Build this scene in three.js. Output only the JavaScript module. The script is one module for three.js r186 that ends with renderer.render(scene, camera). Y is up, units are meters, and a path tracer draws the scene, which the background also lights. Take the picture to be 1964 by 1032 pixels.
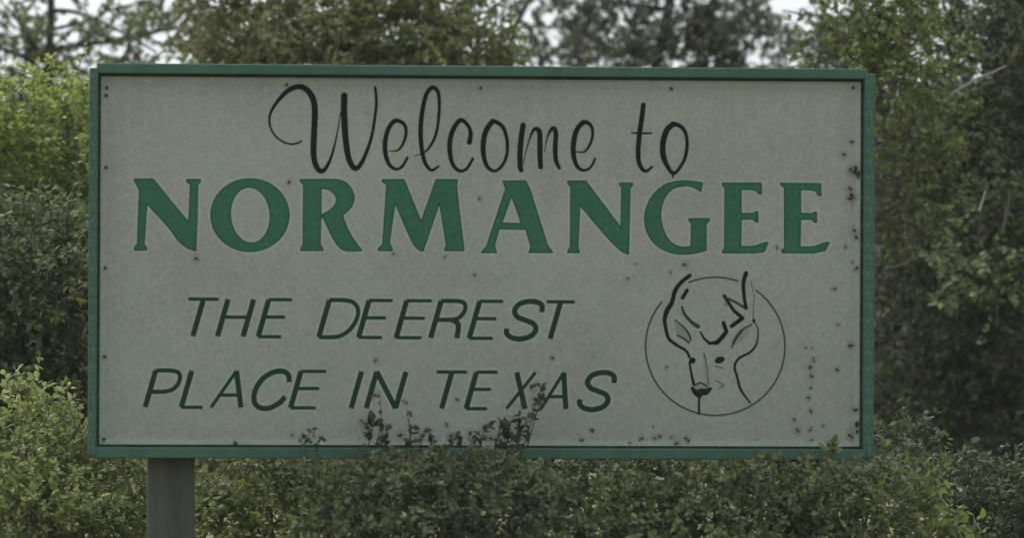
import * as THREE from 'three';
import { mergeGeometries } from 'three/addons/utils/BufferGeometryUtils.js';
import { RoundedBoxGeometry } from 'three/addons/geometries/RoundedBoxGeometry.js';

// ------------------------------------------------------------------ camera, sky, sun, exposure
const scene = new THREE.Scene();
const camera = new THREE.PerspectiveCamera(5.494, 1024 / 539, 0.1, 400);
camera.position.set(0.097, 1.6, 18);
camera.lookAt(0.097, 1.729, 0);
camera.rotateZ(THREE.MathUtils.degToRad(0.27));
camera.userData.fStop = 2.7;
camera.focus = 19.0;
camera.updateMatrixWorld(true);

const EXPOSURE = 0.82;
const sunDir = new THREE.Vector3(-0.45, 0.72, -0.53).normalize();      // behind the sign, to its left, veiled by cloud
{
  const W = 512, H = 256, data = new Float32Array(W * H * 4);
  const rnd = mulberry(71), waves = [];
  for (let i = 0; i < 26; i++) { const f = 1.2 + 6 * i / 26; waves.push([rnd() * 2 - 1, rnd() * 3 - 1.5, rnd() * 2 - 1, rnd() * 6.28, f, 0.5 / f]); }
  for (let y = 0; y < H; y++) for (let x = 0; x < W; x++) {
    const up = ((y + 0.5) / H - 0.5) * Math.PI, az = ((x + 0.5) / W - 0.5) * 2 * Math.PI;
    const d = [Math.cos(up) * Math.cos(az), Math.sin(up), Math.cos(up) * Math.sin(az)];
    let c = 0; for (const w of waves) c += w[5] * Math.sin(w[4] * (w[0] * d[0] + w[1] * d[1] + w[2] * d[2]) * 2 + w[3]);
    const s = Math.max(0, d[0] * sunDir.x + d[1] * sunDir.y + d[2] * sunDir.z);
    const e = Math.max(0, d[1]);
    const L = (0.76 + 0.5 * e + 1.3 * Math.pow(s, 1.8)) * (1 + 0.1 * c);
    const o = (y * W + x) * 4, below = d[1] < -0.02 ? 0.35 : 1;
    data[o] = L * 0.95 * below; data[o + 1] = L * 1.0 * below; data[o + 2] = L * 1.03 * below; data[o + 3] = 1;
  }
  const sky = new THREE.DataTexture(data, W, H, THREE.RGBAFormat, THREE.FloatType);
  sky.mapping = THREE.EquirectangularReflectionMapping; sky.magFilter = THREE.LinearFilter; sky.needsUpdate = true;
  scene.background = sky; scene.environment = sky;
}
const sun = new THREE.DirectionalLight(new THREE.Color(1, 0.965, 0.9), 1.5);
sun.position.copy(sunDir).multiplyScalar(60); sun.castShadow = true; sun.shadow.radius = 20;
sun.shadow.mapSize.set(2048, 2048);
Object.assign(sun.shadow.camera, { left: -25, right: 25, top: 25, bottom: -25, near: 1, far: 140 });
scene.add(sun, sun.target);
scene.fog = new THREE.FogExp2(new THREE.Color(0.86, 0.9, 0.88), 0.0006);                   // thin haze added to lift the dark tones
const renderer = new THREE.WebGLRenderer({ antialias: true });
renderer.setSize(1024, 539); renderer.shadowMap.enabled = true;
renderer.toneMapping = THREE.LinearToneMapping; renderer.toneMappingExposure = EXPOSURE;

// ------------------------------------------------------------------ helpers
function mulberry(a) { return () => { a = (a + 0x6d2b79f5) | 0; let t = Math.imul(a ^ (a >>> 15), 1 | a); t = (t + Math.imul(t ^ (t >>> 7), 61 | t)) ^ t; return ((t ^ (t >>> 14)) >>> 0) / 4294967296; }; }
const V = (x, y, z) => new THREE.Vector3(x, y, z);
const used = {};
function numbered(n) { const k = used[n] = (used[n] ?? -1) + 1; return k ? n + '_' + String(k).padStart(3, '0') : n; }
// a pixel of the 1964 x 1032 photograph, at a plane z of the place
function at(px, py, z) {
  const p = V((px - 982) / 982, 1 - py / 516, 0.5).unproject(camera).sub(camera.position);
  return p.multiplyScalar((z - camera.position.z) / p.z).add(camera.position);
}
const pxSize = (z) => 2 * Math.tan(THREE.MathUtils.degToRad(camera.fov / 2)) * (camera.position.z - z) / 1032;
function thing(name, label, category, pos, group) {
  const o = new THREE.Group(); o.name = numbered(name); o.position.copy(pos); scene.add(o);
  o.userData = { label, category }; if (group) o.userData.group = group;
  return o;
}
function part(parent, name, geo, mat) { const m = new THREE.Mesh(geo, mat); m.name = name; m.castShadow = m.receiveShadow = true; parent.add(m); return m; }
function lattice(seed) {
  const r = mulberry(seed), N = 64, g = new Float32Array(N * N).map(() => r());
  return (x, y) => {
    const xi = Math.floor(x), yi = Math.floor(y), fx = x - xi, fy = y - yi, s = fx * fx * (3 - 2 * fx), t = fy * fy * (3 - 2 * fy);
    const q = (a, b) => g[((b % N + N) % N) * N + ((a % N + N) % N)];
    return (q(xi, yi) * (1 - s) + q(xi + 1, yi) * s) * (1 - t) + (q(xi, yi + 1) * (1 - s) + q(xi + 1, yi + 1) * s) * t;
  };
}
function noiseTexture(w, h, seed, fn, rep) {
  const n = lattice(seed), n2 = lattice(seed + 9), data = new Uint8Array(w * h * 4);
  for (let y = 0; y < h; y++) for (let x = 0; x < w; x++) { const c = fn(x / w, y / h, n, n2); for (let k = 0; k < 3; k++) data[(y * w + x) * 4 + k] = Math.max(0, Math.min(255, c[k])); data[(y * w + x) * 4 + 3] = 255; }
  const t = new THREE.DataTexture(data, w, h); t.magFilter = THREE.LinearFilter; t.wrapS = t.wrapT = THREE.RepeatWrapping; t.colorSpace = THREE.SRGBColorSpace; if (rep) t.repeat.set(...rep); t.needsUpdate = true; return t;
}

// ------------------------------------------------------------------ ground and road
{
  const grass = noiseTexture(512, 512, 5, (u, v, n, m) => { const a = n(u * 64, v * 64) * 0.5 + m(u * 16, v * 16) * 0.5, b = n(u * 8, v * 8); return [70 + 38 * a + 16 * b, 78 + 36 * a, 42 + 24 * a]; }, [60, 60]);
  const g = new THREE.PlaneGeometry(600, 600, 60, 60).rotateX(-Math.PI / 2);
  const m = part(scene, 'ground', g, new THREE.MeshStandardMaterial({ map: grass, roughness: 1 })); m.userData.kind = 'structure';
  const asph = noiseTexture(256, 256, 15, (u, v, n, k) => { const a = n(u * 64, v * 64), b = k(u * 8, v * 8); const s = 60 + 22 * a + 10 * b; return [s, s, s * 0.98]; }, [60, 1]);
  const r = part(scene, 'road', new THREE.PlaneGeometry(300, 7.4).rotateX(-Math.PI / 2), new THREE.MeshStandardMaterial({ map: asph, roughness: 0.9 }));
  r.position.set(0, 0.004, 18.5); r.userData.kind = 'structure';
}

// ------------------------------------------------------------------ the sign
const SIGN_C = V(0, 1.75, 0), PW = 2.44, PH = 1.176, YAW = THREE.MathUtils.degToRad(4);
// photograph pixels on the sign's face -> metres from the panel's centre (plane homography from the four measured corners)
const quad = [[197, 147], [1655, 157], [1650, 857], [195, 853]];
const toPanel = (() => {
  const dst = [[-PW / 2, PH / 2], [PW / 2, PH / 2], [PW / 2, -PH / 2], [-PW / 2, -PH / 2]], A = [];
  quad.forEach(([x, y], i) => { const [u, v] = dst[i]; A.push([x, y, 1, 0, 0, 0, -u * x, -u * y, u], [0, 0, 0, x, y, 1, -v * x, -v * y, v]); });
  for (let c = 0; c < 8; c++) {
    let p = c; for (let r = c; r < 8; r++) if (Math.abs(A[r][c]) > Math.abs(A[p][c])) p = r;
    [A[c], A[p]] = [A[p], A[c]];
    for (let r = 0; r < 8; r++) if (r !== c) { const f = A[r][c] / A[c][c]; for (let k = c; k < 9; k++) A[r][k] -= f * A[c][k]; }
  }
  const h = A.map((r, i) => r[8] / r[i]);
  return (x, y) => { const w = h[6] * x + h[7] * y + 1; return [(h[0] * x + h[1] * y + h[2]) / w, (h[3] * x + h[4] * y + h[5]) / w]; };
})();
const MARGIN = 0.03, CW = 2048, CH = Math.round(2048 * (PH + 2 * MARGIN) / (PW + 2 * MARGIN)), PPM = CW / (PW + 2 * MARGIN);
const P = (x, y) => { const [u, v] = toPanel(x, y); return [(u + PW / 2 + MARGIN) * PPM, (PH / 2 + MARGIN - v) * PPM]; };
const PX = PPM * PW / 1457;                                             // canvas pixels per photograph pixel

function spline(pts, closed, n = 12) {                                  // Catmull-Rom through points of any dimension
  const out = [], N = pts.length, g = (i) => closed ? pts[(i + N) % N] : pts[Math.max(0, Math.min(N - 1, i))];
  for (let i = 0; i < (closed ? N : N - 1); i++) for (let k = 0; k < n; k++) {
    const t = k / n, a = g(i - 1), b = g(i), c = g(i + 1), d = g(i + 2);
    out.push(b.map((_, j) => 0.5 * (2 * b[j] + (c[j] - a[j]) * t + (2 * a[j] - 5 * b[j] + 4 * c[j] - d[j]) * t * t + (3 * b[j] - a[j] - 3 * c[j] + d[j]) * t * t * t)));
  }
  out.push([...(closed ? pts[0] : pts[N - 1])]);
  return out;
}
const zoom = (ox, oy, f) => (p) => [ox + p[0] / f, oy + p[1] / f, ...(p.length > 2 ? [p[2] / f] : [])];
const zA = zoom(500, 100, 3.928), zB = zoom(900, 100, 3.928), zC = zoom(220, 310, 2.7278), zD = zoom(900, 310, 2.455), zE = zoom(1200, 480, 2.867);
const brush = {
  wSweep: [zA, [322, 672, 18], [285, 690, 20], [235, 695, 20], [165, 670, 20], [105, 610, 20], [78, 530, 22], [92, 450, 26], [150, 360, 34], [222, 290, 42], [300, 262, 46], [362, 288, 50], [405, 350, 52], [420, 430, 52], [418, 550, 52], [412, 680, 52], [412, 780, 50], [430, 860, 48], [465, 900, 42], [505, 875, 34], [545, 790, 26], [575, 680, 20], [598, 560, 16], [614, 460, 14]],
  wSecond: [zA, [642, 330, 54], [640, 420, 54], [645, 550, 54], [655, 680, 52], [675, 800, 50], [715, 875, 46], [755, 862, 40], [800, 780, 34], [845, 650, 30], [872, 500, 28], [884, 380, 28], [875, 268, 26]],
  eFirst: [zA, [985, 748, 14], [1045, 742, 20], [1088, 685, 26], [1108, 605, 30], [1088, 540, 32], [1025, 520, 38], [975, 580, 40], [950, 680, 42], [955, 780, 40], [985, 855, 34], [1035, 885, 26], [1080, 862, 26], [1118, 798, 26]],
  ell: [zA, [1172, 785, 12], [1250, 755, 20], [1308, 680, 26], [1342, 580, 28], [1358, 420, 30], [1350, 310, 34], [1310, 268, 38], [1265, 310, 38], [1235, 420, 40], [1218, 560, 42], [1222, 700, 40], [1242, 810, 36], [1270, 868, 30], [1305, 893, 26], [1352, 862, 22]],
  cee: [zA, [1585, 682, 44], [1594, 610, 38], [1570, 550, 32], [1520, 515, 40], [1470, 570, 42], [1440, 660, 44], [1438, 760, 42], [1460, 850, 36], [1510, 897, 30], [1565, 880, 28], [1610, 805, 26]],
  ohFirst: [zA, [1760, 522, 44], [1712, 590, 46], [1690, 680, 46], [1692, 780, 42], [1720, 865, 36], [1775, 898, 28], [1830, 858, 28], [1865, 780, 30], [1870, 680, 32], [1845, 580, 34], [1800, 535, 36], [1760, 522, 40]],
  mStem: [zB, [418, 552, 46], [405, 640, 48], [395, 750, 48], [395, 850, 46], [403, 892, 40]],
  mArch: [zB, [418, 850, 12], [445, 730, 16], [478, 625, 22], [508, 580, 34], [540, 600, 44], [545, 680, 46], [545, 780, 46], [550, 868, 42]],
  mArchTwo: [zB, [578, 760, 12], [598, 655, 18], [625, 592, 28], [650, 575, 38], [665, 620, 42], [660, 720, 42], [665, 815, 40], [692, 878, 28]],
  eSecond: [zB, [820, 752, 16], [880, 752, 20], [925, 690, 26], [943, 610, 28], [925, 550, 32], [875, 530, 42], [822, 590, 44], [798, 690, 46], [800, 790, 42], [830, 868, 34], [880, 893, 26], [930, 865, 24], [960, 805, 22]],
  tee: [zB, [1325, 398, 42], [1312, 500, 44], [1295, 620, 44], [1285, 740, 44], [1290, 830, 40], [1320, 888, 34], [1350, 897, 28], [1390, 865, 22]],
  teeBar: [zB, [1238, 608, 18], [1310, 613, 22], [1388, 612, 18]],
  ohSecond: [zB, [1550, 542, 46], [1500, 592, 50], [1472, 690, 50], [1476, 790, 48], [1510, 870, 38], [1550, 918, 28], [1600, 870, 30], [1640, 790, 32], [1654, 690, 32], [1640, 605, 32], [1600, 557, 36], [1550, 542, 42]],
  ohTail: [zB, [1550, 905, 26], [1545, 948, 16]],
};
const deer = {
  antlerA: [zE, [362, 140, 24], [310, 182, 26], [278, 230, 28], [262, 290, 28], [235, 335, 32], [222, 385, 26], [230, 440, 24], [246, 490, 22], [290, 525, 20], [338, 555, 18], [358, 590, 18]],
  antlerB: [zE, [346, 222, 24], [320, 265, 24]],
  antlerC: [zE, [318, 315, 12], [330, 352, 14], [370, 398, 18], [405, 422, 22]],
  brow: [zE, [418, 452, 14], [440, 490, 16], [470, 515, 20], [510, 510, 28], [540, 478, 28], [562, 450, 26], [545, 402, 26]],
  antlerD: [zE, [590, 420, 26], [650, 376, 26], [600, 332, 22], [550, 254, 24]],
  antlerE: [zE, [558, 262, 12], [615, 290, 12], [668, 322, 14]],
  antlerF: [zE, [670, 322, 22], [658, 250, 24], [656, 180, 26], [670, 128, 28]],
  earTip: [zE, [712, 388, 20], [712, 394, 20]],
  earRight: [zE, [698, 175, 8], [712, 260, 9], [710, 375, 10], [735, 440, 12], [725, 520, 15], [688, 565, 17], [630, 597, 18], [606, 642, 18], [620, 700, 18], [640, 770, 18], [692, 842, 14]],
  earInnerRight: [zE, [700, 410, 8], [640, 445, 9], [602, 500, 9], [592, 540, 7]],
  earFold: [zE, [660, 430, 9], [620, 480, 10], [600, 520, 9]],
  earInnerLeft: [zE, [278, 385, 7], [330, 430, 10], [358, 470, 11], [364, 500, 8]],
  earFoldLeft: [zE, [290, 470, 8], [330, 490, 11], [356, 512, 9]],
  cheek: [zE, [358, 620, 16], [368, 680, 18], [382, 742, 20]],
  nose: [zE, [372, 760, 20], [388, 782, 32], [410, 792, 48], [425, 780, 40], [446, 782, 40], [474, 764, 20]],
  noseTop: [zE, [388, 745, 8], [420, 732, 9], [452, 752, 8]],
  mouth: [zE, [412, 805, 18], [410, 850, 16], [411, 902, 18]],
  bridge: [zE, [438, 570, 8], [452, 640, 5], [462, 740, 6]],
  jaw: [zE, [505, 720, 5], [545, 745, 6], [520, 760, 5]],
  socket: [zE, [498, 640, 5], [540, 650, 6]],
};
// capital letters: closed outlines, [x, y] a corner, [x, y, 1] a point on a curve
const caps = [
  [zC, [[112, 95], [212, 95], [300, 205, 1], [398, 322], [406, 122], [386, 108], [386, 97], [458, 97], [458, 108], [444, 122], [440, 300], [434, 470], [392, 455, 1], [345, 418, 1], [290, 345, 1], [178, 222], [164, 435], [178, 455], [176, 466], [114, 466], [114, 455], [130, 435], [140, 150], [118, 112]]],
  [zC, [[980, 97], [1085, 96], [1180, 99, 1], [1232, 125, 1], [1261, 185, 1], [1246, 240, 1], [1200, 283], [1225, 350, 1], [1262, 415, 1], [1302, 468], [1215, 468, 1], [1172, 435, 1], [1135, 370, 1], [1100, 295], [1086, 300], [1084, 440], [1098, 456], [1098, 468], [984, 468], [984, 456], [996, 440], [998, 120], [980, 108]], [[1088, 140], [1130, 150, 1], [1160, 175, 1], [1169, 205, 1], [1150, 245, 1], [1088, 285]]],
  [zC, [[1408, 97], [1522, 97], [1612, 318], [1690, 97], [1800, 97], [1800, 106], [1796, 125], [1806, 230], [1835, 458], [1835, 468], [1736, 468], [1736, 458], [1745, 440], [1708, 215], [1622, 470], [1598, 462, 1], [1562, 415, 1], [1475, 215], [1445, 430], [1460, 456], [1460, 468], [1388, 468], [1388, 458], [1412, 435], [1432, 120], [1408, 108]]],
  [zD, [[166, 93], [272, 93], [292, 130], [375, 395], [400, 430], [288, 430], [298, 405], [275, 320], [148, 318], [126, 395], [135, 430], [65, 430], [90, 400], [180, 130]], [[207, 162], [160, 292], [254, 294]]],
  [zD, [[472, 93], [556, 93], [640, 205, 1], [722, 315], [726, 120], [716, 112], [716, 103], [776, 103], [776, 112], [764, 125], [757, 437], [720, 420, 1], [650, 350, 1], [528, 205], [518, 410], [526, 422], [524, 430], [472, 430], [472, 422], [484, 405], [486, 120], [472, 104]]],
  [zD, [[1106, 102], [1060, 95, 1], [1000, 93, 1], [925, 113, 1], [862, 175, 1], [834, 260, 1], [848, 340, 1], [895, 400, 1], [970, 433, 1], [1050, 435, 1], [1122, 420], [1122, 292], [1136, 282], [1136, 270], [1042, 270], [1042, 280], [1054, 292], [1052, 402], [1005, 404, 1], [955, 380, 1], [922, 325, 1], [908, 255, 1], [922, 185, 1], [960, 133, 1], [1015, 115, 1], [1060, 120, 1], [1098, 142]]],
  [zD, [[1200, 103], [1382, 103], [1384, 152], [1370, 152], [1350, 135, 1], [1287, 131], [1287, 245], [1345, 246], [1356, 238], [1366, 238], [1366, 286], [1356, 286], [1345, 272], [1287, 272], [1285, 402], [1350, 400, 1], [1394, 385, 1], [1414, 383], [1396, 425], [1350, 431], [1200, 431], [1200, 422], [1210, 410], [1212, 122], [1200, 112]]],
  [zD, [[1475, 103], [1662, 105], [1664, 160], [1650, 160], [1632, 137, 1], [1567, 132], [1567, 245], [1620, 247], [1632, 240], [1642, 240], [1642, 286], [1632, 286], [1620, 272], [1567, 272], [1564, 404], [1630, 402, 1], [1676, 385, 1], [1702, 382], [1682, 420], [1630, 431], [1480, 431], [1480, 422], [1492, 410], [1492, 122], [1475, 112]]],
];
// slanted capitals in a unit box: x across, y up from the baseline; [weight, points...]
const GL = {
  T: [['h', [0, 1], [1, 1]], ['v', [0.5, 1], [0.5, 0]]],
  H: [['v', [0, 0], [0, 1]], ['v', [1, 0], [1, 1]], ['h', [0, 0.52], [1, 0.52]]],
  E: [['v', [0, 0], [0, 1]], ['h', [0, 1], [1, 1]], ['h', [0, 0.53], [0.92, 0.53]], ['h', [0, 0], [1, 0]]],
  D: [['v', [0, 0], [0, 1]], ['c', [0, 1], [0.45, 1], [0.78, 0.93], [0.98, 0.72], [1, 0.45], [0.88, 0.2], [0.66, 0.04], [0.4, 0], [0, 0]]],
  R: [['v', [0, 0], [0, 1]], ['c', [0, 1], [0.6, 1], [0.88, 0.94], [0.97, 0.76], [0.86, 0.57], [0.6, 0.5], [0, 0.49]], ['v', [0.6, 0.49], [0.84, 0.4], [0.93, 0.22], [0.96, 0]]],
  S: [['v', [0.96, 0.72], [0.9, 0.9], [0.7, 0.99], [0.42, 1], [0.16, 0.92], [0.08, 0.74], [0.24, 0.58], [0.5, 0.5], [0.8, 0.4], [0.93, 0.24], [0.82, 0.07], [0.52, -0.01], [0.22, 0.03], [0.03, 0.14], [0.0, 0.27]]],
  P: [['v', [0, 0], [0, 1]], ['c', [0, 1], [0.6, 1], [0.9, 0.93], [1, 0.74], [0.9, 0.53], [0.6, 0.43], [0, 0.42]]],
  L: [['v', [0, 1], [0, 0]], ['h', [0, 0], [1, 0]]],
  A: [['h', [0, 0], [0.5, 1]], ['v', [0.5, 1], [1, 0]], ['h', [0.2, 0.34], [0.84, 0.34]]],
  C: [['v', [0.98, 0.7], [0.88, 0.9], [0.66, 1], [0.38, 0.96], [0.12, 0.78], [0, 0.46], [0.08, 0.15], [0.3, 0.0], [0.58, -0.01], [0.84, 0.12], [0.98, 0.3]]],
  I: [['v', [0, 0], [0, 1]]],
  N: [['v', [0, 0], [0, 1]], ['v', [0, 1], [1, 0]], ['v', [1, 0], [1, 1]]],
  X: [['v', [0, 1], [1, 0]], ['h', [0, 0], [1, 1]]],
};
// letter, left edge and width at the baseline in photograph pixels
const words = [
  { y0: 646, y1: 651, x0: 370, x1: 1070, h: 71, slant: 0.285, set: [['T', 345, 58], ['H', 421, 49], ['E', 499, 44], ['D', 615, 62], ['E', 691, 45], ['E', 763, 48], ['R', 829, 52], ['E', 903, 45], ['S', 970, 60], ['T', 1031, 54]] },
  { y0: 782, y1: 786, x0: 280, x1: 1160, h: 70, slant: 0.285, set: [['P', 283, 51], ['L', 352, 41], ['A', 409, 57], ['C', 484, 62], ['E', 561, 48], ['I', 677, 1], ['N', 706, 56], ['T', 821, 58], ['E', 897, 40], ['X', 974, 36], ['A', 1040, 48], ['S', 1110, 58]] },
];

function drawFace() {
  const cv = document.createElement('canvas'); cv.width = CW; cv.height = CH;
  const g = cv.getContext('2d');
  g.fillStyle = 'rgb(159,162,155)'; g.fillRect(0, 0, CW, CH);
  g.lineJoin = g.lineCap = 'round';
  // paler band along the rails, a sharpening halo painted into the colour
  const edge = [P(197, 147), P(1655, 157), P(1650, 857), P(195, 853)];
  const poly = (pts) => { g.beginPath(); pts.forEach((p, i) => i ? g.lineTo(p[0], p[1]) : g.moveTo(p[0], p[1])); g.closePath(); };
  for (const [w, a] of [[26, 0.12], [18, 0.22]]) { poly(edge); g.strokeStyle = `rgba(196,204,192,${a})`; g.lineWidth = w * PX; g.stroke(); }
  const dot = (x, y, r) => { g.beginPath(); g.arc(x, y, r, 0, 7); g.fill(); };
  const straight = (pts) => pts.flatMap((p, i) => i ? Array.from({ length: 30 }, (_, k) => p.map((c, j) => pts[i - 1][j] + (c - pts[i - 1][j]) * (k + 1) / 30)) : [p]);
  const stroke = ([z, ...pts], grow, sharp) => { for (const q of sharp ? straight(pts.map(z)) : spline(pts.map(z), false, 22)) { const [x, y] = P(q[0], q[1]); dot(x, y, Math.max(0.6, q[2] / 2 + grow) * PX); } };
  const outline = (z, pts) => {
    const N = pts.length, out = [];
    for (let i = 0; i < N; i++) {
      const b = pts[i], c = pts[(i + 1) % N];
      if (!b[2] && !c[2]) { out.push(b); continue; }
      const a = b[2] ? pts[(i + N - 1) % N] : b, d = c[2] ? pts[(i + 2) % N] : c;
      for (let k = 0; k < 8; k++) { const t = k / 8; out.push([0, 1].map((j) => 0.5 * (2 * b[j] + (c[j] - a[j]) * t + (2 * a[j] - 5 * b[j] + 4 * c[j] - d[j]) * t * t + (3 * b[j] - a[j] - 3 * c[j] + d[j]) * t * t * t))); }
    }
    return out.map((p) => { const q = z(p); return P(q[0], q[1]); });
  };
  const capPath = () => {
    g.beginPath();
    for (const [z, ...loops] of caps) for (const l of loops) { outline(z, l).forEach((p, i) => i ? g.lineTo(...p) : g.moveTo(...p)); g.closePath(); }
    for (const [rx, ry, t, dx] of [[204, 190, 0, 0], [104, 147, -0.09, 2]]) {
      for (let i = 0; i <= 64; i++) { const a = i / 64 * 2 * Math.PI, ex = rx * Math.cos(a), ey = ry * Math.sin(a), q = zC([717 + dx + ex * Math.cos(t) - ey * Math.sin(t), 283 + ex * Math.sin(t) + ey * Math.cos(t)]), p = P(q[0], q[1]); i ? g.lineTo(...p) : g.moveTo(...p); }
      g.closePath();
    }
  };
  const word = (grow) => {
    for (const w of words) for (const [ch, lx, lw] of w.set) for (const [kind, ...pts] of GL[ch]) {
      const path = (pts.length > 2 && kind !== 'h' ? spline(pts, false, 10) : pts).map(([u, v]) => {
        const bx = lx + u * lw, by = w.y0 + (w.y1 - w.y0) * (bx - w.x0) / (w.x1 - w.x0);
        return P(bx + v * w.h * w.slant, by - v * w.h);
      });
      g.beginPath(); path.forEach((p, i) => i ? g.lineTo(...p) : g.moveTo(...p));
      g.lineCap = 'butt'; g.lineJoin = 'miter'; g.lineWidth = ((kind === 'v' ? 9.6 : kind === 'c' ? 7.6 : 6.0) + grow) * PX; g.stroke();
    }
    g.lineCap = g.lineJoin = 'round';
  };
  // faint pale halo round the lettering, camera sharpening put into the colour
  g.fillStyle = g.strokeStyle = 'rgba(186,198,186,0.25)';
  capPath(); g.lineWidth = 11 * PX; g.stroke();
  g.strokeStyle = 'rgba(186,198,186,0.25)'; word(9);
  g.globalAlpha = 1;
  // green capitals, brushed a little unevenly
  g.fillStyle = 'rgb(56,106,82)'; capPath(); g.fill('evenodd');
  { const q = mulberry(77); g.save(); capPath(); g.clip('evenodd');
    for (let i = 0; i < 900; i++) { const [u, v] = P(240 + 1370 * q(), 335 + 165 * q()), w = (20 + 60 * q()) * PX, up = q() < 0.6; g.strokeStyle = q() < 0.5 ? `rgba(30,78,56,${0.05 + 0.13 * q()})` : `rgba(88,138,112,${0.04 + 0.1 * q()})`; g.lineWidth = (1 + 3.4 * q()) * PX; g.beginPath(); g.moveTo(u, v); g.lineTo(u + (up ? w * 0.08 : w), v + (up ? w : w * 0.06)); g.stroke(); }
    for (let i = 0; i < 130; i++) { const [u, v] = P(240 + 1370 * q(), 335 + 165 * q()); g.fillStyle = `rgba(150,164,150,${0.2 + 0.4 * q()})`; dot(u, v, (0.4 + 1.1 * q() * q()) * PX); }
    g.restore(); }
  g.strokeStyle = 'rgb(36,80,60)'; g.lineWidth = 2.6 * PX; capPath(); g.stroke();
  g.strokeStyle = 'rgb(29,58,43)'; word(0.5);
  g.fillStyle = 'rgb(19,23,17)'; for (const k in brush) stroke(brush[k], -0.85);
  g.fillStyle = 'rgb(20,26,21)';
  for (const k in deer) {
    const thin = /Inner|Fold|bridge|jaw|socket|noseTop|antler[CE]/.test(k);
    g.fillStyle = /bridge|jaw|socket/.test(k) ? 'rgb(80,86,79)' : thin ? 'rgb(52,59,53)' : 'rgb(20,26,21)';
    stroke(deer[k], /bridge|jaw|socket/.test(k) ? 0.2 : thin ? 0.05 : -0.85, /brow|antler[BD]|nose$/.test(k));
  }
  const shade = (a, ...pts) => { g.fillStyle = `rgba(70,76,68,${a})`; g.beginPath(); spline(pts.map(zE), true, 8).forEach((q, i) => { const p = P(q[0], q[1]); i ? g.lineTo(...p) : g.moveTo(...p); }); g.fill(); };
  shade(0.22, [278, 390], [335, 430], [364, 500], [330, 495], [290, 460]); shade(0.2, [700, 412], [640, 445], [600, 505], [620, 520], [670, 470]);
  shade(0.22, [384, 745], [425, 728], [468, 752], [450, 790], [400, 790]); shade(0.12, [440, 575], [462, 640], [468, 735], [440, 720], [430, 640]);
  g.fillStyle = 'rgb(20,26,21)';
  const eye = (x, y, rx, ry) => { const q = zE([x, y]), p = P(q[0], q[1]); g.beginPath(); g.ellipse(p[0], p[1], rx / 2.867 * PX, ry / 2.867 * PX, -0.3, 0, 7); g.fill(); };
  eye(374, 609, 18, 17); eye(524, 606, 28, 18);
  g.strokeStyle = 'rgba(46,54,48,0.9)';
  for (const [a0, a1, w] of [[-112, -71, 3.2], [-54, 220, 3.2]]) {
    g.beginPath();
    for (let i = 0; i <= 60; i++) { const a = (a0 + (a1 - a0) * i / 60) * Math.PI / 180, q = zE([500 + 383 * Math.cos(a), 531 + 380 * Math.sin(a)]), p = P(q[0], q[1]); i ? g.lineTo(...p) : g.moveTo(...p); }
    g.lineWidth = w * PX; g.stroke();
  }
  // rust blooms and chips
  const rnd = mulberry(404);
  const chip = (x, y, r, a = 0.85, tone = '38,34,27') => {
    const lean = rnd() * 3.1, far = 0.8 + 1.6 * rnd();
    for (let i = 0; i < 7; i++) {
      const t = (rnd() - 0.5) * r * far, w = (rnd() - 0.5) * r * 0.7, [u, v] = P(x + Math.cos(lean) * t - Math.sin(lean) * w, y + Math.sin(lean) * t + Math.cos(lean) * w);
      g.fillStyle = `rgba(${tone},${a * (0.45 + 0.55 * rnd())})`; g.beginPath(); g.ellipse(u, v, r * (0.2 + 0.4 * rnd()) * PX, r * (0.14 + 0.26 * rnd()) * PX, lean + rnd() - 0.5, 0, 7); g.fill();
    }
    if (r > 2.4 && rnd() < 0.5) { const [u, v] = P(x, y), h = r * (2 + 5 * rnd()) * PX, run = g.createLinearGradient(u, v, u, v + h); run.addColorStop(0, 'rgba(92,72,48,0.3)'); run.addColorStop(1, 'rgba(92,72,48,0)'); g.fillStyle = run; g.fillRect(u - r * 0.22 * PX, v, r * 0.44 * PX, h); }
    const [u, v] = P(x, y), gr = g.createRadialGradient(u, v, 0, u, v, r * 2.4 * PX); gr.addColorStop(0, 'rgba(84,76,58,0.3)'); gr.addColorStop(1, 'rgba(84,76,58,0)'); g.fillStyle = gr; dot(u, v, r * 2.4 * PX);
  };
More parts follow.
